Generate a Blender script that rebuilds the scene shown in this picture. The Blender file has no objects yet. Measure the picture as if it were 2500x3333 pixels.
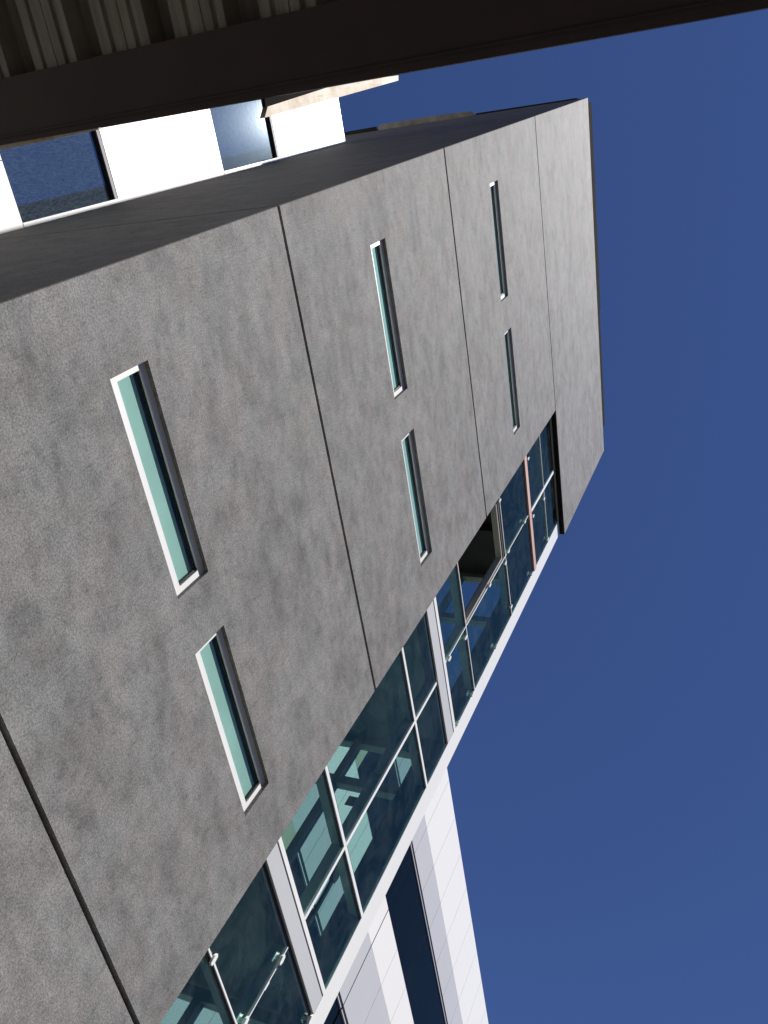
import bpy, bmesh, math, random
from mathutils import Matrix, Vector
random.seed(7)
S = bpy.context.scene
COL = S.collection

# ------------------------------------------------------------------ camera
cam_d = bpy.data.cameras.new('camera')
cam_d.sensor_fit = 'VERTICAL'; cam_d.sensor_height = 36.0
cam_d.lens = 2759.23 / 3333 * 36.0
cam_d.clip_start = 0.05; cam_d.clip_end = 5000
cam = bpy.data.objects.new('camera', cam_d); COL.objects.link(cam)
R = ((0.15495599, 0.88656092, 0.43588803),
     (-0.90524484, -0.04927131, 0.42202383),
     (0.39562661, -0.45998051, 0.79491982))
m = Matrix.Identity(4)
for i in range(3):
    m[i][0] = R[i][0]; m[i][1] = -R[i][1]; m[i][2] = -R[i][2]
m[2][3] = 1.6
cam.matrix_world = m
S.camera = cam

# ------------------------------------------------------------------ light
SUN_EL = 62.0
world = bpy.data.worlds.new('World'); S.world = world; world.use_nodes = True
wn = world.node_tree; wn.nodes.clear()
sky = wn.nodes.new('ShaderNodeTexSky'); sky.sky_type = 'NISHITA'; sky.sun_disc = False
sky.sun_elevation = math.radians(SUN_EL); sky.sun_rotation = math.radians(180.0)
sky.altitude = 2500; sky.air_density = 1.0; sky.dust_density = 0.0; sky.ozone_density = 9.0
bg = wn.nodes.new('ShaderNodeBackground'); bg.inputs['Strength'].default_value = 0.070
wo = wn.nodes.new('ShaderNodeOutputWorld')
tint = wn.nodes.new('ShaderNodeMix'); tint.data_type = 'RGBA'; tint.blend_type = 'MULTIPLY'
tint.inputs[0].default_value = 1.0; tint.inputs[7].default_value = (.90, .885, 1.07, 1)
wn.links.new(sky.outputs[0], tint.inputs[6]); wn.links.new(tint.outputs[2], bg.inputs[0]); wn.links.new(bg.outputs[0], wo.inputs[0])
sd = bpy.data.lights.new('sun', 'SUN'); sd.energy = 5.0; sd.angle = math.radians(0.53)
sd.color = (1.0, 0.965, 0.91)
sun = bpy.data.objects.new('sun', sd); COL.objects.link(sun)
e = math.radians(SUN_EL)
sv = Vector((0.003, -math.cos(e), math.sin(e)))
sun.rotation_euler = sv.to_track_quat('Z', 'Y').to_euler()
sun.location = (0, -40, 80)
S.view_settings.view_transform = 'Standard'; S.view_settings.look = 'None'
S.view_settings.gamma = 1.0; S.view_settings.exposure = 0.42
S.cycles.max_bounces = 10; S.cycles.transparent_max_bounces = 24

# ------------------------------------------------------------------ materials
def nmat(name):
    mt = bpy.data.materials.new(name); mt.use_nodes = True
    nt = mt.node_tree; b = nt.nodes['Principled BSDF']
    return mt, nt, b
def objco(nt, scale=(1, 1, 1)):
    tc = nt.nodes.new('ShaderNodeTexCoord'); mp = nt.nodes.new('ShaderNodeMapping')
    mp.inputs['Scale'].default_value = scale
    nt.links.new(tc.outputs['Object'], mp.inputs['Vector']); return mp.outputs['Vector']
def noise(nt, vec, scale, detail=4, rough=.55, dist=0):
    n = nt.nodes.new('ShaderNodeTexNoise'); n.inputs['Scale'].default_value = scale
    n.inputs['Detail'].default_value = detail; n.inputs['Roughness'].default_value = rough
    n.inputs['Distortion'].default_value = dist
    nt.links.new(vec, n.inputs['Vector']); return n.outputs['Fac']
def ramp(nt, fac, stops):
    r = nt.nodes.new('ShaderNodeValToRGB'); nt.links.new(fac, r.inputs['Fac'])
    el = r.color_ramp.elements
    while len(el) < len(stops): el.new(0.5)
    for i, (p, c) in enumerate(stops):
        el[i].position = p; el[i].color = (*c, 1) if len(c) == 3 else c
    return r.outputs['Color']
def mix(nt, fac, a, b, mode='MIX'):
    x = nt.nodes.new('ShaderNodeMix'); x.data_type = 'RGBA'; x.blend_type = mode
    for k, v in ((0, fac), (6, a), (7, b)):
        if hasattr(v, 'is_linked') or isinstance(v, bpy.types.NodeSocket): nt.links.new(v, x.inputs[k])
        elif isinstance(v, (int, float)): x.inputs[k].default_value = v
        else: x.inputs[k].default_value = (*v, 1)
    return x.outputs[2]
def bump(nt, b, h, strength, dist):
    n = nt.nodes.new('ShaderNodeBump'); n.inputs['Strength'].default_value = strength
    n.inputs['Distance'].default_value = dist
    nt.links.new(h, n.inputs['Height']); nt.links.new(n.outputs[0], b.inputs['Normal'])

def paint(name, col, rough=.45, var=.06, metal=0.0, spec=.5, scale=2.0, bmp=0.0):
    mt, nt, b = nmat(name)
    v = objco(nt)
    f = noise(nt, v, scale, 5, .6)
    d = tuple(c * (1 - var) for c in col); l = tuple(min(1, c * (1 + var)) for c in col)
    nt.links.new(ramp(nt, f, [(.3, d), (.7, l)]), b.inputs['Base Color'])
    b.inputs['Roughness'].default_value = rough; b.inputs['Metallic'].default_value = metal
    b.inputs['Specular IOR Level'].default_value = spec
    if bmp: bump(nt, b, noise(nt, v, 1.3, 2), bmp, .02)
    return mt

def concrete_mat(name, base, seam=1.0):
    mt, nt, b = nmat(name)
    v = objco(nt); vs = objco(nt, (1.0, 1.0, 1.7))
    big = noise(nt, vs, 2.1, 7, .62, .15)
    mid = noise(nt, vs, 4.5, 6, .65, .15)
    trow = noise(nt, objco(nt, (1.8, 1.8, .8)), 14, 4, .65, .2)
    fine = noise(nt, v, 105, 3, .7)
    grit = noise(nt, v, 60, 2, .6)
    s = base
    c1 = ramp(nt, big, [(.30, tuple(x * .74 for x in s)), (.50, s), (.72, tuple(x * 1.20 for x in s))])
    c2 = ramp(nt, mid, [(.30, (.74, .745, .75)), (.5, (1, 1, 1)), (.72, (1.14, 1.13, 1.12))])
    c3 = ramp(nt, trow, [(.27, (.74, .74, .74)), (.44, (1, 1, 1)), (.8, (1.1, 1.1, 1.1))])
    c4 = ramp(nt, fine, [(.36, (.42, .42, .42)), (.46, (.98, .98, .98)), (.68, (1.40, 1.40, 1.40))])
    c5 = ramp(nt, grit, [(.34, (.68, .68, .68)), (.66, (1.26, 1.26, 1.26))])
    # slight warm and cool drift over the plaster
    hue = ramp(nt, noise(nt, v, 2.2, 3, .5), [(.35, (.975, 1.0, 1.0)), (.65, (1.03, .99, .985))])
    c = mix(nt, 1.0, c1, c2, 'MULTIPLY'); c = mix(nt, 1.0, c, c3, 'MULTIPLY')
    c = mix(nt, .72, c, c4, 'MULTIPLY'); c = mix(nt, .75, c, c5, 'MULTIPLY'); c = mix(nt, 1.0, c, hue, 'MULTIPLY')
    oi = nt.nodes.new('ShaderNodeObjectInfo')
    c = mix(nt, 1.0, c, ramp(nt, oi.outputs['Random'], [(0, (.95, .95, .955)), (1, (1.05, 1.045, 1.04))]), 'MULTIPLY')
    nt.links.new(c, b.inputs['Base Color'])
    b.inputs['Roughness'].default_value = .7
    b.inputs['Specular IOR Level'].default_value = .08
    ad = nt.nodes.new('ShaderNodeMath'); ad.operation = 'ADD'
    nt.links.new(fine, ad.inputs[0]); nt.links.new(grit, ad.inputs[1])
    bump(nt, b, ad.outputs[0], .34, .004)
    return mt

def glass_mat(name, tint, dirt=.0, refl=(1, 1, 1), rough=.0, dirtcol=(.5, .55, .6)):
    mt = bpy.data.materials.new(name); mt.use_nodes = True
    nt = mt.node_tree; nt.nodes.clear()
    out = nt.nodes.new('ShaderNodeOutputMaterial')
    tr = nt.nodes.new('ShaderNodeBsdfTransparent'); tr.inputs[0].default_value = (*tint, 1)
    gl = nt.nodes.new('ShaderNodeBsdfGlossy'); gl.inputs['Roughness'].default_value = rough
    gl.inputs[0].default_value = (*refl, 1)
    lw = nt.nodes.new('ShaderNodeLayerWeight'); lw.inputs['Blend'].default_value = .5
    pw = nt.nodes.new('ShaderNodeMath'); pw.operation = 'POWER'; pw.inputs[1].default_value = 5.0
    nt.links.new(lw.outputs['Facing'], pw.inputs[0])
    fr = nt.nodes.new('ShaderNodeMath'); fr.operation = 'MULTIPLY_ADD'
    fr.inputs[1].default_value = .75; fr.inputs[2].default_value = .028
    nt.links.new(pw.outputs[0], fr.inputs[0])
    mx = nt.nodes.new('ShaderNodeMixShader')
    nt.links.new(fr.outputs[0], mx.inputs[0]); nt.links.new(tr.outputs[0], mx.inputs[1]); nt.links.new(gl.outputs[0], mx.inputs[2])
    last = mx.outputs[0]
    v = objco(nt)
    if dirt > 0:
        df = nt.nodes.new('ShaderNodeBsdfDiffuse'); df.inputs[0].default_value = (*dirtcol, 1)
        m2 = nt.nodes.new('ShaderNodeMixShader')
        f = ramp(nt, noise(nt, v, 3.0, 8, .7, 1.0), [(.42, (0, 0, 0)), (.8, (dirt, dirt, dirt))])
        nt.links.new(f, m2.inputs[0]); nt.links.new(last, m2.inputs[1]); nt.links.new(df.outputs[0], m2.inputs[2])
        last = m2.outputs[0]
    nt.links.new(last, out.inputs[0])
    n = nt.nodes.new('ShaderNodeBump'); n.inputs['Strength'].default_value = .05; n.inputs['Distance'].default_value = .02
    nt.links.new(noise(nt, v, .8, 1), n.inputs['Height']); nt.links.new(n.outputs[0], gl.inputs['Normal'])
    return mt

M = {}
M['concrete'] = concrete_mat('grey_plaster', (.206, .205, .2045))
M['side'] = concrete_mat('grey_plaster_shaded', (.098, .091, .079))  # plaster darkened in colour to deepen the shade on the side face
M['joint_and_shadow'] = paint('joint_rubber_and_shadow', (.012, .011, .010), .95, spec=.05)
M['white'] = paint('white_metal', (.84, .85, .85), .42, .02, scale=.6)
M['trim'] = paint('white_trim_metal', (.84, .84, .83), .36, .02, scale=.5)
M['lilac'] = paint('pale_grey_metal', (.56, .57, .585), .40, .03, scale=.5)
M['cladding'] = paint('white_cladding', (.885, .865, .825), .40, .015, scale=.35)
M['greyclad'] = paint('grey_cladding', (.565, .565, .575), .40, .03, scale=.35)
M['slotframe'] = paint('slot_frame_white', (.82, .82, .81), .38, .02)
M['blind'] = paint('white_blind', (.74, .76, .77), .7, .08)
M['darkframe_and_shade'] = paint('dark_gasket_and_shade', (.018, .016, .014), .5, .1)
M['body'] = paint('mullion_grey_green', (.26, .28, .25), .5, .05)
M['darkerceiling'] = paint('darker_ceiling', (.045, .042, .038), .85, .3, scale=1.0)  # darker tone for the ceiling above the open sash
M['tube'] = paint('inner_steel_tube', (.06, .065, .065), .5, .05)
M['sash'] = paint('sash_pale_grey', (.42, .40, .34), .45, .04)
M['pink'] = paint('pink_primer', (.56, .33, .29), .55, .06)
M['ceiling'] = paint('dark_ceiling', (.19, .21, .19), .8, .3, scale=1.0)
M['clip'] = paint('polished_steel_clip', (.88, .88, .87), .3, .03, metal=.0)
M['coping'] = paint('dark_bronze_coping', (.022, .019, .017), .95, .15, spec=.02)
M['flash'] = paint('bare_metal_flashing', (.12, .115, .105), .35, .35, metal=.6, scale=4)
M['headtrim'] = paint('window_head_lilac_grey', (.17, .16, .19), .6, .05)
M['brown'] = paint('dark_brown_steel', (.038, .021, .017), .6, .2, scale=3)
M['olive'] = paint('olive_panel', (.42, .42, .30), .6, .05)
M['hook'] = paint('dark_hook_steel', (.03, .035, .04), .5, .1)
M['paper_and_glint'] = paint('white_paper_and_glint', (.85, .86, .86), .6, .02)
M['glass'] = glass_mat('teal_glass', (.73, .865, .85), dirt=.035, refl=(.70, .88, .66))
M['slotglass'] = glass_mat('slot_glass', (.775, .89, .865), dirt=.03, refl=(.6, .75, .6))
M['endglass'] = glass_mat('end_glass', (.79, .90, .89), dirt=.02, refl=(.7, .9, .7))
M['ribbonglass'] = glass_mat('ribbon_glass', (.34, .40, .44), dirt=.0, refl=(.72, .72, .62))

def dusty_glass():
    mt = bpy.data.materials.new('dusty_window_glass'); mt.use_nodes = True
    nt = mt.node_tree; nt.nodes.clear()
    out = nt.nodes.new('ShaderNodeOutputMaterial')
    v = objco(nt, (1, 1, 1)); vs = objco(nt, (5, 1, 1.3))
    base = nt.nodes.new('ShaderNodeBsdfDiffuse'); base.inputs[0].default_value = (.012, .02, .03, 1)
    gl = nt.nodes.new('ShaderNodeBsdfGlossy'); gl.inputs[0].default_value = (.72, .82, .88, 1); gl.inputs['Roughness'].default_value = .04
    haze = nt.nodes.new('ShaderNodeBsdfGlossy'); haze.inputs[0].default_value = (.26, .50, .86, 1); haze.inputs['Roughness'].default_value = .26
    dust = nt.nodes.new('ShaderNodeBsdfDiffuse'); dust.inputs[0].default_value = (.45, .56, .68, 1)
    nb = nt.nodes.new('ShaderNodeBump'); nb.inputs['Strength'].default_value = .015; nb.inputs['Distance'].default_value = .01
    nt.links.new(noise(nt, v, 12, 3, .6), nb.inputs['Height']); nt.links.new(nb.outputs[0], gl.inputs['Normal'])
    def mx(f, a, b):
        m = nt.nodes.new('ShaderNodeMixShader')
        if isinstance(f, float): m.inputs[0].default_value = f
        else: nt.links.new(f, m.inputs[0])
        nt.links.new(a, m.inputs[1]); nt.links.new(b, m.inputs[2]); return m.outputs[0]
    c = mx(.36, base.outputs[0], gl.outputs[0])
    hz = ramp(nt, noise(nt, vs, 11, 8, .75, .5), [(.35, (.0008, .0008, .0008)), (.7, (.0032, .0032, .0032))])
    c = mx(hz, c, haze.outputs[0])
    d = ramp(nt, noise(nt, vs, 14, 8, .75, .6), [(.40, (.010, .010, .010)), (.70, (.12, .12, .12))])
    sp = ramp(nt, noise(nt, v, 38, 3, .6), [(.64, (0, 0, 0)), (.76, (.13, .13, .13))])
    c = mx(mix(nt, 1.0, d, sp, 'ADD'), c, dust.outputs[0])
    nt.links.new(c, out.inputs[0])
    return mt
M['dusty'] = dusty_glass()

def rust_board():
    mt, nt, b = nmat('weathered_board')
    v = objco(nt, (1, 1, 1)); vs = objco(nt, (30, 30, 3))
    a = ramp(nt, noise(nt, v, 7, 5, .6), [(.3, (.42, .26, .13)), (.5, (.62, .54, .44)), (.8, (.78, .74, .66))])
    s = ramp(nt, noise(nt, vs, 2, 5, .7), [(.3, (.45, .40, .33)), (.45, (1, 1, 1))])
    nt.links.new(mix(nt, .8, a, s, 'MULTIPLY'), b.inputs['Base Color']); b.inputs['Roughness'].default_value = .7
    return mt
M['board'] = rust_board()

def deck_mat():
    mt, nt, b = nmat('deck_galvanised')
    v = objco(nt, (.6, 6, 1))
    nt.links.new(ramp(nt, noise(nt, v, 3, 6, .65), [(.3, (.14, .118, .09)), (.7, (.29, .25, .20))]), b.inputs['Base Color'])
    b.inputs['Roughness'].default_value = .55
    return mt
M['deck'] = deck_mat()
def ground_mat():
    mt, nt, b = nmat('paving')
    v = objco(nt)
    a = ramp(nt, noise(nt, v, .7, 6, .6), [(.3, (.055, .054, .05)), (.7, (.09, .088, .083))])
    br = nt.nodes.new('ShaderNodeTexBrick'); br.inputs['Scale'].default_value = 1.0
    br.inputs['Color1'].default_value = (1, 1, 1, 1); br.inputs['Color2'].default_value = (.92, .92, .92, 1)
    br.inputs['Mortar'].default_value = (.5, .5, .5, 1); br.inputs['Mortar Size'].default_value = .012
    nt.links.new(v, br.inputs['Vector'])
    nt.links.new(mix(nt, 1.0, a, br.outputs['Color'], 'MULTIPLY'), b.inputs['Base Color']); b.inputs['Roughness'].default_value = .85
    return mt
M['ground'] = ground_mat()

# ------------------------------------------------------------------ helpers
def link(name, bm, mat, parent=None):
    me = bpy.data.meshes.new(name); bm.normal_update(); bm.to_mesh(me); bm.free()
    me.materials.append(mat)
    o = bpy.data.objects.new(name, me); COL.objects.link(o)
    if parent is not None: o.parent = parent
    return o
def box(bm, x0, x1, y0, y1, z0, z1):
    v = [bm.verts.new((x, y, z)) for x in (x0, x1) for y in (y0, y1) for z in (z0, z1)]
    for f in ((0, 1, 3, 2), (4, 6, 7, 5), (0, 4, 5, 1), (2, 3, 7, 6), (0, 2, 6, 4), (1, 5, 7, 3)):
        bm.faces.new([v[i] for i in f])
def boxes(name, lst, mat, parent=None):
    bm = bmesh.new()
    for b in lst: box(bm, *b)
    return link(name, bm, mat, parent)
def prism(bm, pts, axis, a0, a1):
    """polygon pts in the two other axes, extruded along axis"""
    def P(p, a):
        return {0: (a, p[0], p[1]), 1: (p[0], a, p[1]), 2: (p[0], p[1], a)}[axis]
    A = [bm.verts.new(P(p, a0)) for p in pts]; B = [bm.verts.new(P(p, a1)) for p in pts]
    n = len(pts)
    bm.faces.new(A[::-1]); bm.faces.new(B)
    for i in range(n): bm.faces.new([A[i], A[(i + 1) % n], B[(i + 1) % n], B[i]])
def thing(name, label, cat, loc=(0, 0, 0)):
    o = bpy.data.objects.new(name, None); COL.objects.link(o); o.location = loc
    o['label'] = label; o['category'] = cat; return o
def tag(o, label, cat): o['label'] = label; o['category'] = cat
def wall_xz(name, xs, zs, holes, y0, y1, mat, parent, bev=0.006):
    """wall slab in the XZ plane from y0 (front) to y1, with rectangular holes (x0,x1,z0,z1)"""
    xs = sorted(set(xs + [h[0] for h in holes] + [h[1] for h in holes]))
    zs = sorted(set(zs + [h[2] for h in holes] + [h[3] for h in holes]))
    bm = bmesh.new(); vc = {}
    def V(i, j, k):
        key = (i, j, k)
        if key not in vc: vc[key] = bm.verts.new((xs[i], (y0, y1)[k], zs[j]))
        return vc[key]
    def solid(i, j):
        if i < 0 or j < 0 or i >= len(xs) - 1 or j >= len(zs) - 1: return False
        cx = (xs[i] + xs[i + 1]) / 2; cz = (zs[j] + zs[j + 1]) / 2
        return not any(h[0] < cx < h[1] and h[2] < cz < h[3] for h in holes)
    for i in range(len(xs) - 1):
        for j in range(len(zs) - 1):
            if not solid(i, j): continue
            bm.faces.new([V(i, j, 0), V(i + 1, j, 0), V(i + 1, j + 1, 0), V(i, j + 1, 0)])
            bm.faces.new([V(i, j, 1), V(i, j + 1, 1), V(i + 1, j + 1, 1), V(i + 1, j, 1)])
            if not solid(i - 1, j): bm.faces.new([V(i, j, 0), V(i, j + 1, 0), V(i, j + 1, 1), V(i, j, 1)])
            if not solid(i + 1, j): bm.faces.new([V(i + 1, j, 0), V(i + 1, j, 1), V(i + 1, j + 1, 1), V(i + 1, j + 1, 0)])
            if not solid(i, j - 1): bm.faces.new([V(i, j, 0), V(i, j, 1), V(i + 1, j, 1), V(i + 1, j, 0)])
            if not solid(i, j + 1): bm.faces.new([V(i, j + 1, 0), V(i + 1, j + 1, 0), V(i + 1, j + 1, 1), V(i, j + 1, 1)])
    return link(name, bm, mat, parent)

# ------------------------------------------------------------------ ground
g = boxes('ground', [(-300, 400, -300, 400, -0.5, 0)], M['ground']); g['kind'] = 'structure'

# ------------------------------------------------------------------ tower
XA, XB, XR = 0.702, 5.896, 8.635        # corner, end of solid wall, end of roof beam
ZT = 21.12
YF, YW = 4.0, 7.85                      # tower front, wing front
J = [(-0.02, 4.05), (4.05, 8.20), (8.20, 12.363), (12.363, 16.82)]
GAP = .022
tower = thing('concrete_tower', 'tall grey plaster tower with slot windows and a glazed bay under its roof beam', 'tower', (XA, YF, 0))
TI = tower.matrix_world.copy(); 
def tp(o):      # keep world coordinates although the tower's empty stands at its corner
    o.parent = tower; o.location = (-XA, -YF, 0); return o
def sub(o, par): o.parent = par; return o

WIN = [(1.368, 3.075), (3.578, 5.275)]
rows = {1: (5.692, 6.092), 2: (9.857, 10.245), 3: (14.07, 14.455)}
for i, (z0, z1) in enumerate(J):
    holes = []
    if i in rows: holes = [(a, b, rows[i][0], rows[i][1]) for a, b in WIN]
    lo = z0 + GAP if i else 0.0
    tp(wall_xz('wall_panel', [XA, XB], [lo, z1 - GAP], holes, YF, YF + .16, M['concrete'], tower))
tp(wall_xz('wall_panel', [XA, XR], [J[-1][1] + GAP * .6, ZT], [], YF, YF + .16, M['concrete'], tower))
# soffit of the roof beam above the glazing
tp(boxes('beam_soffit', [(XB, XR - .004, YF + .002, YW, 16.80, 16.83)], M['coping'], tower))
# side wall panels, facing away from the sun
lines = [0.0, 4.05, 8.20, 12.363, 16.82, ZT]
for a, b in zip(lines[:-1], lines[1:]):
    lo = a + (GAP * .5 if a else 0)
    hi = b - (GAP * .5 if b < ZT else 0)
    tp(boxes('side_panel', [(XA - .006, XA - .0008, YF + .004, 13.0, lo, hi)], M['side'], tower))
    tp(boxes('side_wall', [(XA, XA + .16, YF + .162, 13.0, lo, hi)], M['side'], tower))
tp(boxes('joint_backing', [(XA + .03, XB - .02, YF + .164, YF + .19, 0, ZT - .1), (XA + .162, XA + .19, YF + .2, 12.9, 0, ZT - .1)], M['joint_and_shadow'], tower))
# flank of the solid wall towards the glazed bay, and the roof
tp(boxes('flank_wall', [(XB - .16, XB - .002, YF + .162, YW + 5, 0, 16.79)], M['concrete'], tower))
tp(boxes('roof_slab', [(XA + .02, XR - .02, YF + .162, 12.98, ZT - .35, ZT - .05)], M['coping'], tower))
tp(boxes('beam_end', [(XR - .16, XR, YF + .162, 12.9, 16.84, ZT)], M['concrete'], tower))
# metal fascia standing on the roof edge, three lengths with pale joints
tp(boxes('roof_fascia', [(.82, 1.975, YF + .05, YF + .09, ZT - .04, ZT + .60), (1.995, 5.26, YF + .05, YF + .09, ZT - .04, ZT + .60),
                         (5.28, 8.13, YF + .05, YF + .09, ZT - .04, ZT + .50)], M['coping'], tower))
for xj in (1.975, 5.26): tp(boxes('fascia_joint', [(xj, xj + .02, YF + .053, YF + .086, ZT - .02, ZT + .52)], M['joint_and_shadow'], tower))
# side coping: three pieces of different overhang
bm = bmesh.new()
prism(bm, [(.700, 4.18), (.672, 4.24), (.664, 6.42), (.700, 6.44)], 2, ZT - .02, ZT + .05)
c1 = tp(link('roof_coping', bm, M['coping'], tower))
bm = bmesh.new()
prism(bm, [(.703, 8.80), (.612, 8.84), (.628, 10.0), (.632, 12.9), (.703, 12.9)], 2, ZT - .02, ZT + .05)
c2 = tp(link('roof_coping', bm, M['coping'], tower))
bm = bmesh.new()   # bowed scupper flashing
N = 14; fr, bk = [], []
for k in range(N + 1):
    t = k / N; y = 6.45 + t * (8.74 - 6.45)
    x = .605 + (.574 - .605) * t - .012 * math.sin(math.pi * min(1, t * 1.3))
    if k == 0: x, y = .606, 6.53
    fr.append((x, y)); 
pts = [(.703, 6.43)] + fr + [(.703, 8.77)]
prism(bm, pts, 2, ZT - .01, ZT + .02)
tp(link('roof_flashing', bm, M['flash'], tower))

# slot windows: frame in the reveal, blind behind the pane
def slot(x0, x1, z0, z1):
    fy = YF + .037; h = .060
    p = boxes('slot_window', [
        (x0, x1, fy, fy + .019, z0, z0 + .094),
        (x0, x1, fy, fy + .019, z1 - h, z1),
        (x0, x0 + .05, fy + .0005, fy + .019, z0 + .094, z1 - h),
        (x1 - .05, x1, fy + .0005, fy + .019, z0 + .094, z1 - h)], M['slotframe'], tower)
    tp(p)
    boxes('stop', [(x1 - .068, x1 - .0505, fy + .014, fy + .07, z0 + .0945, z1 - h - .0005),
                   (x0, x1, fy + .0265, fy + .074, z1 - h, z1), (x0, x1, fy + .0265, fy + .04, z0, z0 + .085)], M['darkframe_and_shade'], p)
    boxes('pane', [(x0 + .04, x1 - .0505, fy + .020, fy + .025, z0 + .08, z1 - h + .01)], M['slotglass'], p)
    boxes('blind', [(x0 + .03, x1 - .03, fy + .038, fy + .044, z0 + .05, z0 + .295)], M['blind'], p)
    boxes('backing', [(x0 + .03, x1 - .03, fy + .075, fy + .085, z0 + .02, z1 - .02)], M['darkframe_and_shade'], p)  # dark sheet above the blind stands in for the head shadow
    return p
for i, (z0, z1) in rows.items():
    for a, b in WIN: slot(a, b, z0, z1)

# ---- glazed bay
YG = 4.10
XE = 8.30      # inner edge of corner trim
XT = 8.605
XM = 7.145
D = .15
# white corner trim, full height, with faint seams
tp(boxes('corner_trim', [(XE, XT, YG - .006, YG + .16, 0.0, 5.6), (XE, XT, YG - .006, YG + .16, 5.604, 11.6), (XE, XT, YG - .006, YG + .16, 11.604, 16.79)], M['trim'], tower))
# white floor band at the first level and second level
for za, zb, zc in ((5.885, 6.095, 6.15), (10.02, 10.26, 10.335), (1.75, 1.96, 2.02)):
    tp(boxes('floor_band', [(XB - .05, XE - .002, YG - .004, YG + .14, za, zb - .004)], M['lilac'], tower))
    tp(boxes('band_cap', [(XB - .05, XE - .002, YG - .012, YG + .14, zb, zc)], M['trim'], tower))
    tp(boxes('shaded_head_frame', [(XB - .05, XE - .002, YG + .022, YG + .15, za - .075, za - .002)], M['darkframe_and_shade'], tower))  # head frame under each band coloured near black for its shade
tp(boxes('pink_beam', [(XB - .05, XE + .02, YG - .02, YG + .12, 14.79, 14.925)], M['pink'], tower))
tp(boxes('pink_beam_gasket', [(XB - .05, XE, YG + .012, YG + .13, 14.735, 14.788), (XB - .05, XE, YG - .004, YG + .11, 14.927, 14.965)], M['darkframe_and_shade'], tower))
tp(boxes('head_track', [(XB - .05, XE + .01, YG + .02, YG + .12, 16.66, 16.80)], M['darkframe_and_shade'], tower))
tp(boxes('head_channel', [(XB - .05, XE + .01, YG - .01, YG + .018, 16.745, 16.798)], M['sash'], tower))

def hmull(z, x0=XB - .05, x1=XE, h=.045, cap='white', body=True, d=D, y=YG):
    o = tp(boxes('mullion', [(x0, x1, y - .012, y + .02, z - h / 2, z + h / 2)], M[cap], tower))
    if body:
        boxes('mullion_body', [(x0, x1, y + .022, y + d, z - h / 2 + .004, z + h / 2 - .004)], M['body'], o)
        boxes('gasket', [(x0, x1, y + .002, y + .021, z - h / 2 - .028, z - h / 2 - .001)], M['darkframe_and_shade'], o)
    return o
def vmull(x, z0, z1, w=.045, cap='white', d=D, y=YG):
    o = tp(boxes('mullion', [(x - w / 2, x + w / 2, y - .0125, y + .021, z0, z1)], M[cap], tower))
    boxes('mullion_body', [(x - w / 2 + .004, x + w / 2 - .004, y + .023, y + d - .003, z0, z1)], M['body'], o)
    return o
# middle storey (6.15..10.02): thick white grid
hmull(7.088); hmull(9.163)
for a, b in ((6.15, 7.064), (7.112, 9.139), (9.187, 9.945)): vmull(XM + .025, a, b)
# lower storey: thin lines
hmull(4.935, h=.018); hmull(2.98, h=.018)
for a, b in ((4.944, 5.81), (2.99, 4.926), (2.02, 2.971)): vmull(XM + .01, a, b, w=.016)
# upper storey
hmull(11.225, h=.016); hmull(13.29, h=.016); hmull(15.875, h=.012, body=False)
for a, b in ((10.335, 11.216), (11.235, 13.28), (13.30, 14.73)): vmull(XM - .03, a, b, w=.02)
vmull(XM - .01, 14.965, 16.66, w=.06)
tp(boxes('trim_return', [(XE - .016, XE - .0025, YG + .025, YG + .34, 0, 16.65)], M['tube'], tower))
# tubes on the inside
tp(boxes('edge_tube', [(XE - .002, XE + .16, YG + .165, YG + .33, 0, 16.79), (XB, XB + .05, YG + .04, YG + .2, 0, 16.79)], M['tube'], tower))

# glass panes; the one at the upper left is missing (open sash)
rowz = [(2.02, 2.973), (2.987, 4.928), (4.942, 5.81), (6.15, 7.066), (7.11, 9.141), (9.185, 9.945),
        (10.335, 11.217), (11.233, 13.282), (13.298, 14.735), (14.965, 15.869), (15.881, 16.66)]
k = 0
for a, b in rowz:
    for x0, x1 in ((XB + .0, XM - .012), (XM + .04, XE - .001)):
        if abs(a - 11.233) < .01 and x0 < 6.5: continue
        p = tp(boxes('glass_pane', [(x0, x1, YG + .004, YG + .012, a, b)], M['glass'], tower))
# the open cell: pale sash around the hole
op = tp(boxes('open_sash', [(XB, XM - .045, YG + .01, YG + .11, 13.14, 13.27), (XM - .075, XM - .045, YG + .01, YG + .10, 11.24, 13.138),
                        (XB, XM - .076, YG + .01, YG + .10, 11.236, 11.27)], M['sash'], tower))
boxes('gasket', [(XB, XM - .05, YG - .002, YG + .009, 13.19, 13.235)], M['darkframe_and_shade'], op)

# steel clips that hold the frameless panes
clips = [(7.242, 11.12), (7.20, 13.20), (7.10, 13.42), (7.092, 14.46), (8.10, 13.26), (7.297, 15.78), (7.255, 14.99), (8.20, 15.82),
         (6.105, 14.99), (6.058, 13.25), (7.107, 12.36), (8.26, 14.60), (8.27, 11.09), (8.27, 10.42), (8.27, 12.32),
         (6.156, 4.935), (7.145, 5.67), (7.12, 5.02), (8.25, 5.80), (7.13, 10.45)]
first = None
for (x, z) in clips:
    if first is None:
        bm = bmesh.new()
        prism(bm, [(-.020, -.045), (.012, -.052), (.026, -.012), (.018, .04), (-.006, .052), (-.026, .02)], 1, YG - .035, YG - .014)
        box(bm, -.008, .008, YG - .014, YG + .05, -.02, .02)
        box(bm, -.028, .022, YG + .05, YG + .062, -.05, .05)
        first = link('glass_clip', bm, M['clip'], tower); o = first
    else:
        o = first.copy(); COL.objects.link(o); o.parent = tower
    o.location = (x - XA, -YF, z)
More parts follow.
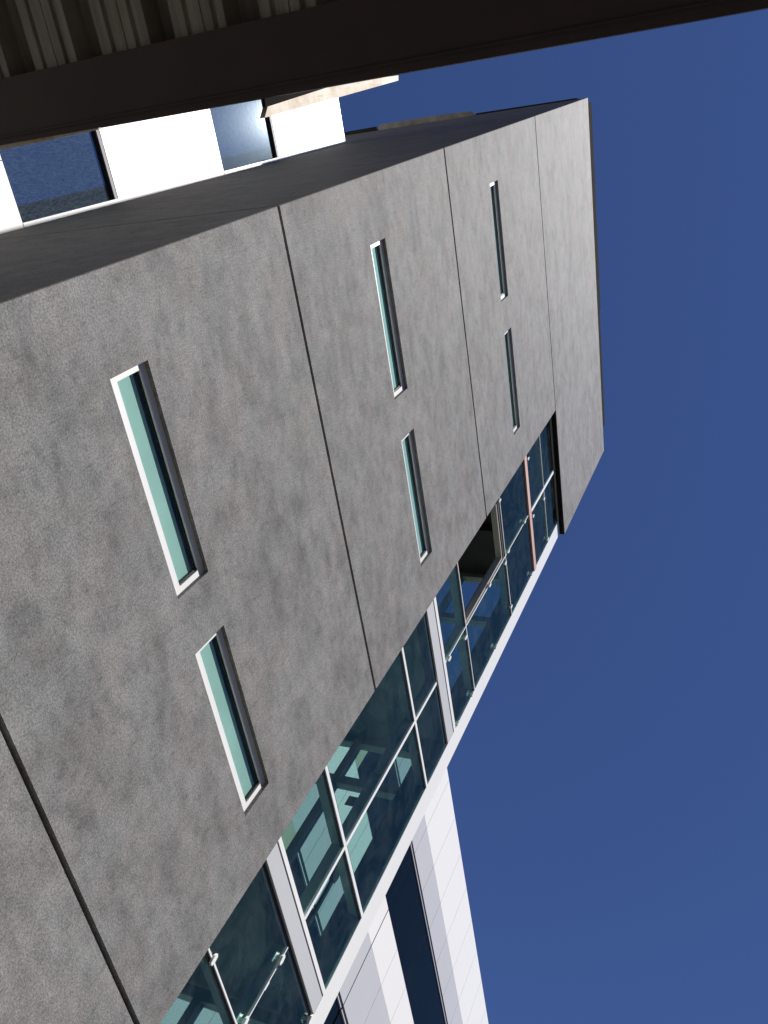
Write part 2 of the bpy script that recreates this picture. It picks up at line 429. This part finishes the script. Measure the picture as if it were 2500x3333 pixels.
tp(boxes('glass_sticker', [(7.168, 7.190, YG - .004, YG + .002, 5.37, 5.455)], M['paper_and_glint'], tower))
# roof beams / slabs and dark ceilings inside
for z in (5.86, 9.99, 14.74):
    tp(boxes('ceiling', [(XB + .002, 8.572, YG + .17, YW - .02, z + .03, z + .30)], M['darkerceiling' if z > 14 else 'ceiling'], tower))
tp(boxes('ceiling', [(XB + .002, 8.43, YG + .17, YW - .02, 16.72, 16.78)], M['ceiling'], tower))
# downstand under the top ceiling, seen through the open sash
tp(boxes('ceiling_beam', [(7.35, 7.60, YG + .35, YW - .05, 14.50, 14.76)], M['darkerceiling'], tower))
# glazed end wall of the bay
XN = 8.44
ys = [4.43, 5.50, 6.62, 7.74]
fr_ = []
for z0, z1, tz in ((2.0, 5.84, 4.93), (6.2, 9.98, 9.12), (10.3, 14.73, 13.29), (15.1, 16.7, None)):
    fr_.append((XN, XN + .13, 4.28, 7.83, z1 - .13, z1))
    fr_.append((XN, XN + .13, 4.28, 7.83, z0 + .0, z0 + .05))
    for y in ys: fr_.append((XN + .002, XN + .128, y - .05, y + .05, z0 + .05, z1 - .13))
    if tz:
        yy = [4.28] + ys
        for a, b in zip(yy[:-1], yy[1:]):
            fr_.append((XN + .004, XN + .126, a + .05, b - .05, tz - .07, tz + .07))
ew = tp(boxes('end_wall_frame', fr_, M['body'], tower))
boxes('end_wall_pane', [(XN + .06, XN + .07, a + .05, b - .05, z0, z1) for a, b in zip([4.28] + ys[:-1], ys) for z0, z1 in ((2, 5.72), (6.2, 9.86), (10.3, 14.6), (15.1, 16.6))], M['endglass'], ew)
for a, b in ((12.32, 13.2), (13.6, 14.1), (11.47, 11.88), (16.4, 16.62), (7.9, 8.5)): boxes('glint_strip', [(XN - .006, XN + .0015, 4.505, 4.520, a, b)], M['paper_and_glint'], ew)  # white boxes painted as sunlit slivers along the mullion
boxes('dark_sticker', [(XN + .045, XN + .055, 5.02, 5.17, 8.74, 8.90)], M['hook'], ew)

# ------------------------------------------------------------------ hoist hook inside the bay
hk = thing('hoist_hook', 'dark lifting hook block hanging behind the glass of the middle storey', 'hook', (8.02, 4.52, 7.35))
bm = bmesh.new()
prism(bm, [(-.045, -.10), (.06, -.10), (.085, -.02), (.055, .07), (-.03, .08), (-.06, .0)], 1, -.03, .03)
link('hook_block', bm, M['hook'], hk)
bm = bmesh.new()
ring = []
for i in range(15):
    a = math.radians(-60 + i * 20)
    ring.append((Vector((math.cos(a) * .05 - .01, 0, math.sin(a) * .05 + .125)), Vector((math.cos(a), 0, math.sin(a)))))
prev = None
for c, n in ring:
    cur = [bm.verts.new(c + n * .014 * math.cos(t) + Vector((0, .014 * math.sin(t), 0))) for t in [k * math.pi / 3 for k in range(6)]]
    if prev:
        for k in range(6): bm.faces.new([prev[k], prev[(k + 1) % 6], cur[(k + 1) % 6], cur[k]])
    prev = cur
link('hook_ring', bm, M['hook'], hk)
boxes('hook_rod', [(.0, .05, -.02, .02, -1.1, -.10)], M['hook'], hk)

# ------------------------------------------------------------------ white wing behind
wing = thing('white_wing', 'long white clad office wing with ribbon windows behind the grey tower', 'building', (-12, YW, 0))
def wp(o): o.parent = wing; o.location = (12, -YW, 0); return o
ZW = 17.40
PM = 1.415
def band(x0, x1, z0, z1, mat, y=YW, off=0.0, name='cladding_band'):
    lst = []; n0 = math.ceil((x0 - 12.72) / PM - 1e-6); xs = [x0]
    kx = n0
    while 12.72 + kx * PM < x1 - .02:
        if 12.72 + kx * PM > x0 + .02: xs.append(12.72 + kx * PM)
        kx += 1
    xs.append(x1)
    for a, b in zip(xs[:-1], xs[1:]):
        lst.append((a + .005, b - .005, y + off, y + off + .125, z0 + .003, z1 - .003))
    return wp(boxes(name, lst, M[mat], wing))
# left part, up to the tower
XL0, XL1 = -12.0, XA + 0.0
band(XL0, XL1, 14.89, ZW, 'cladding')
band(XL0, XL1, 10.72, 13.19, 'cladding')
band(XL0, XL1, 6.6, 9.055, 'cladding')
band(XL0, XL1, 0, 4.9, 'cladding')
wp(boxes('wall_core', [(XL0, XA - .01, YW + .13, YW + .33, 0, ZW - .03), (XR + .0, 45, YW + .13, YW + .33, 0, ZW - .03)], M['lilac'], wing))
def rib_left(z0, zf, xl):
    """one window bay of the left part: recessed glass between xl and .645, jamb panel to the corner"""
    o = wp(boxes('ribbon_window', [(.645, XA - .008, YW - .004, YW + .12, z0 + .001, zf - .001)], M['cladding'], wing))
    boxes('head', [(xl, .644, YW + .025, YW + .12, zf - .082, zf - .0555)], M['darkframe_and_shade'], o)
    boxes('head_trim', [(xl, .6445, YW + .004, YW + .10, zf - .055, zf)], M['headtrim'], o)
    boxes('pane', [(xl, .644, YW + .05, YW + .06, z0, zf - .083)], M['dusty'], o)
    return o
rib_left(9.055, 10.72, -12.0)
rib_left(13.19, 14.89, -12.0)
rib_left(4.9, 6.6, -12.0)
# right part, seen past and through the glazed bay
XQ0, XQ1 = XR + .05, 45.0
XQS = 8.0
band(XQS, XQ1, 15.71, ZW, 'cladding')
band(XQS, XQ1, 14.86, 15.71, 'greyclad')
band(XQS, XQ1, 12.20, 13.18, 'cladding')
band(XQS, XQ1, 10.74, 12.20, 'greyclad')
band(XQS, XQ1, 8.05, 9.05, 'cladding')
band(XQS, XQ1, 6.6, 8.05, 'greyclad')
band(XQS, XQ1, 3.9, 4.9, 'cladding')
band(XQS, XQ1, 0, 3.9, 'greyclad')
def rib_right(z0, z1, zf, xs):
    o = wp(boxes('ribbon_window', [(xs, XQ1, YW + .012, YW + .026, z1 + .045, z1 + .085), (xs, XQ1, YW + .04, YW + .054, z0 - .01, z1)], M['greyclad'], wing))
    boxes('head', [(xs, XQ1, YW + .006, YW + .05, z1, z1 + .043), (xs, XQ1, YW + .008, YW + .05, z1 + .087, zf)], M['darkframe_and_shade'], o)
    lst = []; x = xs
    while x < XQ1 - .1:
        nx = 12.72 + PM * (math.floor((x - 12.72) / PM + 1e-6) + 1)
        lst.append((x + .006, min(nx, XQ1) - .006, YW + .018, YW + .026, z0 + .012, z1 - .002)); x = nx
    boxes('pane', lst, M['ribbonglass'], o)
    boxes('backing', [(xs, XQ1, YW + .028, YW + .036, z0, z1)], M['ceiling'], o)
    return o
rib_right(13.18, 14.72, 14.86, 12.62)
rib_right(9.05, 10.6, 10.74, 11.95)
rib_right(4.9, 6.45, 6.6, 11.2)
band(XQS, 12.30, 13.18, 14.86, 'cladding'); band(XQS, 11.57, 9.05, 10.74, 'cladding'); band(XQS, 11.2, 4.9, 6.6, 'cladding')
for q in ((12.305, 12.615, YW, YW + .05, 13.18, 14.86), (11.575, 11.945, YW, YW + .05, 9.05, 10.74)): wp(boxes('olive_panel', [q], M['olive'], wing))
wp(boxes('movement_joint', [(16.955, 16.985, YW - .003, YW + .01, 0, 13.18)], M['joint_and_shadow'], wing))
# roof edge
wp(boxes('roof_edge', [(XL0, XA - .01, YW + .01, YW + 9, ZW + .0, ZW + .05), (XR + .02, XQ1, YW + .01, YW + 9, ZW + .0, ZW + .05)], M['cladding'], wing))

# ------------------------------------------------------------------ canopy overhead
ZC = 5.0
can = thing('steel_canopy', 'dark brown steel canopy with ribbed metal deck close overhead', 'canopy', (-2.6, 0, 0))
def cp(o): o.parent = can; o.location = (2.6, 0, 0); return o
# edge beam: wide soffit plate with a lip angle along the outer edge
bm = bmesh.new()
prism(bm, [(-.352, 6.2), (-.335, -6), (-.105, -6), (-.118, 6.2)], 2, ZC, ZC + .20)
cp(link('edge_beam', bm, M['brown'], can))
bm = bmesh.new()
prism(bm, [(-.1175, 6.2), (-.1045, -6), (-.048, -6), (-.058, .25), (-.064, 1.4), (-.068, 2.5), (-.073, 3.4), (-.08, 6.2)], 2, ZC - .004, ZC + .18)
cp(link('edge_lip', bm, M['brown'], can))
bm = bmesh.new()
prism(bm, [(-.112, 6.1), (-.100, -6), (-.094, -6), (-.106, 6.1)], 2, ZC - .010, ZC - .0045)
cp(link('weld_bead', bm, M['brown'], can))
bm = bmesh.new()
prism(bm, [(-.0725, 2.93), (-.064, 2.93), (-.062, 3.08), (-.057, 3.25), (-.054, 3.6), (-.055, 4.4), (-.082, 4.4)], 2, ZC + .002, ZC + .022)
cp(link('edge_strip', bm, M['board'], can))
# ribbed deck: flutes recessed every .41 m, small grooves between
bm = bmesh.new()
prof = []
y = -5.0; ZD = ZC + .03
base = 3.305 - 20 * .412
for k in range(28):
    c = base + k * .412
    w = .055 + .008 * ((k * 7) % 3)
    prof += [(c - w - .012, ZD), (c - w, ZD + .10), (c + w, ZD + .10), (c + w + .012, ZD)]
    for dy in (.120, .255, ):
        prof += [(c + dy, ZD), (c + dy + .005, ZD + .014), (c + dy + .020, ZD + .014), (c + dy + .025, ZD)]
    prof += [(c + .19, ZD), (c + .191, ZD + .006), (c + .194, ZD + .006), (c + .195, ZD)]
prof = sorted(prof, key=lambda p: p[0])
lo = [bm.verts.new((-.336, p[0], p[1])) for p in prof]; hi = [bm.verts.new((-5.2, p[0], p[1])) for p in prof]
lo2 = [bm.verts.new((-.336, p[0], p[1] + .012)) for p in prof]; hi2 = [bm.verts.new((-5.2, p[0], p[1] + .012)) for p in prof]
for i in range(len(prof) - 1):
    bm.faces.new([lo[i], hi[i], hi[i + 1], lo[i + 1]]); bm.faces.new([lo2[i], lo2[i + 1], hi2[i + 1], hi2[i]])
    bm.faces.new([lo[i], lo[i + 1], lo2[i + 1], lo2[i]]); bm.faces.new([hi[i], hi2[i], hi2[i + 1], hi[i + 1]])
cp(link('roof_deck', bm, M['deck'], can))
cp(boxes('deck_screed', [(-5.25, -.12, -6, 6.2, ZC + .205, ZC + .30)], M['brown'], can))
cp(boxes('back_beam', [(-5.4, -5.22, -6, 6.2, ZC - .2, ZC + .2)], M['brown'], can))
for (x, y) in ((-.30, -5.6), (-5.3, -5.6), (-.30, 5.9), (-5.3, 5.9)):
    z1 = ZC - .002 if x > -1 else ZC - .202
    cp(boxes('post', [(x - .07, x + .07, y - .07, y - .055, 0, z1), (x - .07, x + .07, y + .055, y + .07, 0, z1), (x - .006, x + .006, y - .0545, y + .0545, 0, z1)], M['brown'], can))

bm = bmesh.new(); prism(bm, [(-0.0325, 5.0129), (-0.0346, 5.0496), (-0.0769, 5.6460), (-0.0827, 6.0326), (-0.0865, 6.3131), (-0.1611, 6.3423), (-0.1135, 5.0273)], 1, 2.035, 2.047)
cp(link('board_shadow_plate', bm, M['joint_and_shadow'], can))  # dark plate shaped as the canopy's shadow over the board
# sunlit board that stands beside the canopy edge
bd = None
bm = bmesh.new()
pts = [(0.0061, 5.0150), (-0.0358, 5.0585), (-0.0784, 5.6564), (-0.0843, 6.0440), (-0.0864, 6.5288), (-0.0605, 6.5188), (-0.0257, 5.7492)]
prism(bm, pts, 1, 2.05, 2.075)
bd = link('weathered_board', bm, M['board']); tag(bd, 'pale weathered board with rusty end, sunlit beyond the dark canopy edge', 'board')

# ------------------------------------------------------------------ unseen brick block behind the camera, added to cut sky light on shaded faces
M['brick'] = paint('added_block_brick', (.16, .10, .075), .85, .2, scale=2)
blk = thing('added_brick_block', 'unseen brown brick block with rows of dark windows, added to cut low sky light', 'building', (5, -18, 0))
def bp(o): o.parent = blk; o.location = (-5, 18, 0); return o
hs = [(-28 + i * 4.0, -26 + i * 4.0, 1.2 + k * 3.6, 3.2 + k * 3.6) for i in range(17) for k in range(5)]
bp(wall_xz('added_block_wall', [-30, 40], [0, 18.5], hs, -18.3, -18.0, M['brick'], blk))
bp(boxes('added_block_core', [(-29.7, 39.7, -32, -18.5, 0, 18.2)], M['brick'], blk))
for h in hs[:0]: pass
bp(boxes('added_block_window_row', [(-29, 39, -18.22, -18.2, .4 + k * 3.6, 3.6 + k * 3.6) for k in range(5)], M['ribbonglass'], blk))
bp(boxes('added_block_roof_cap', [(-30.1, 40.1, -32.1, -17.9, 18.5, 18.7)], M['coping'], blk))
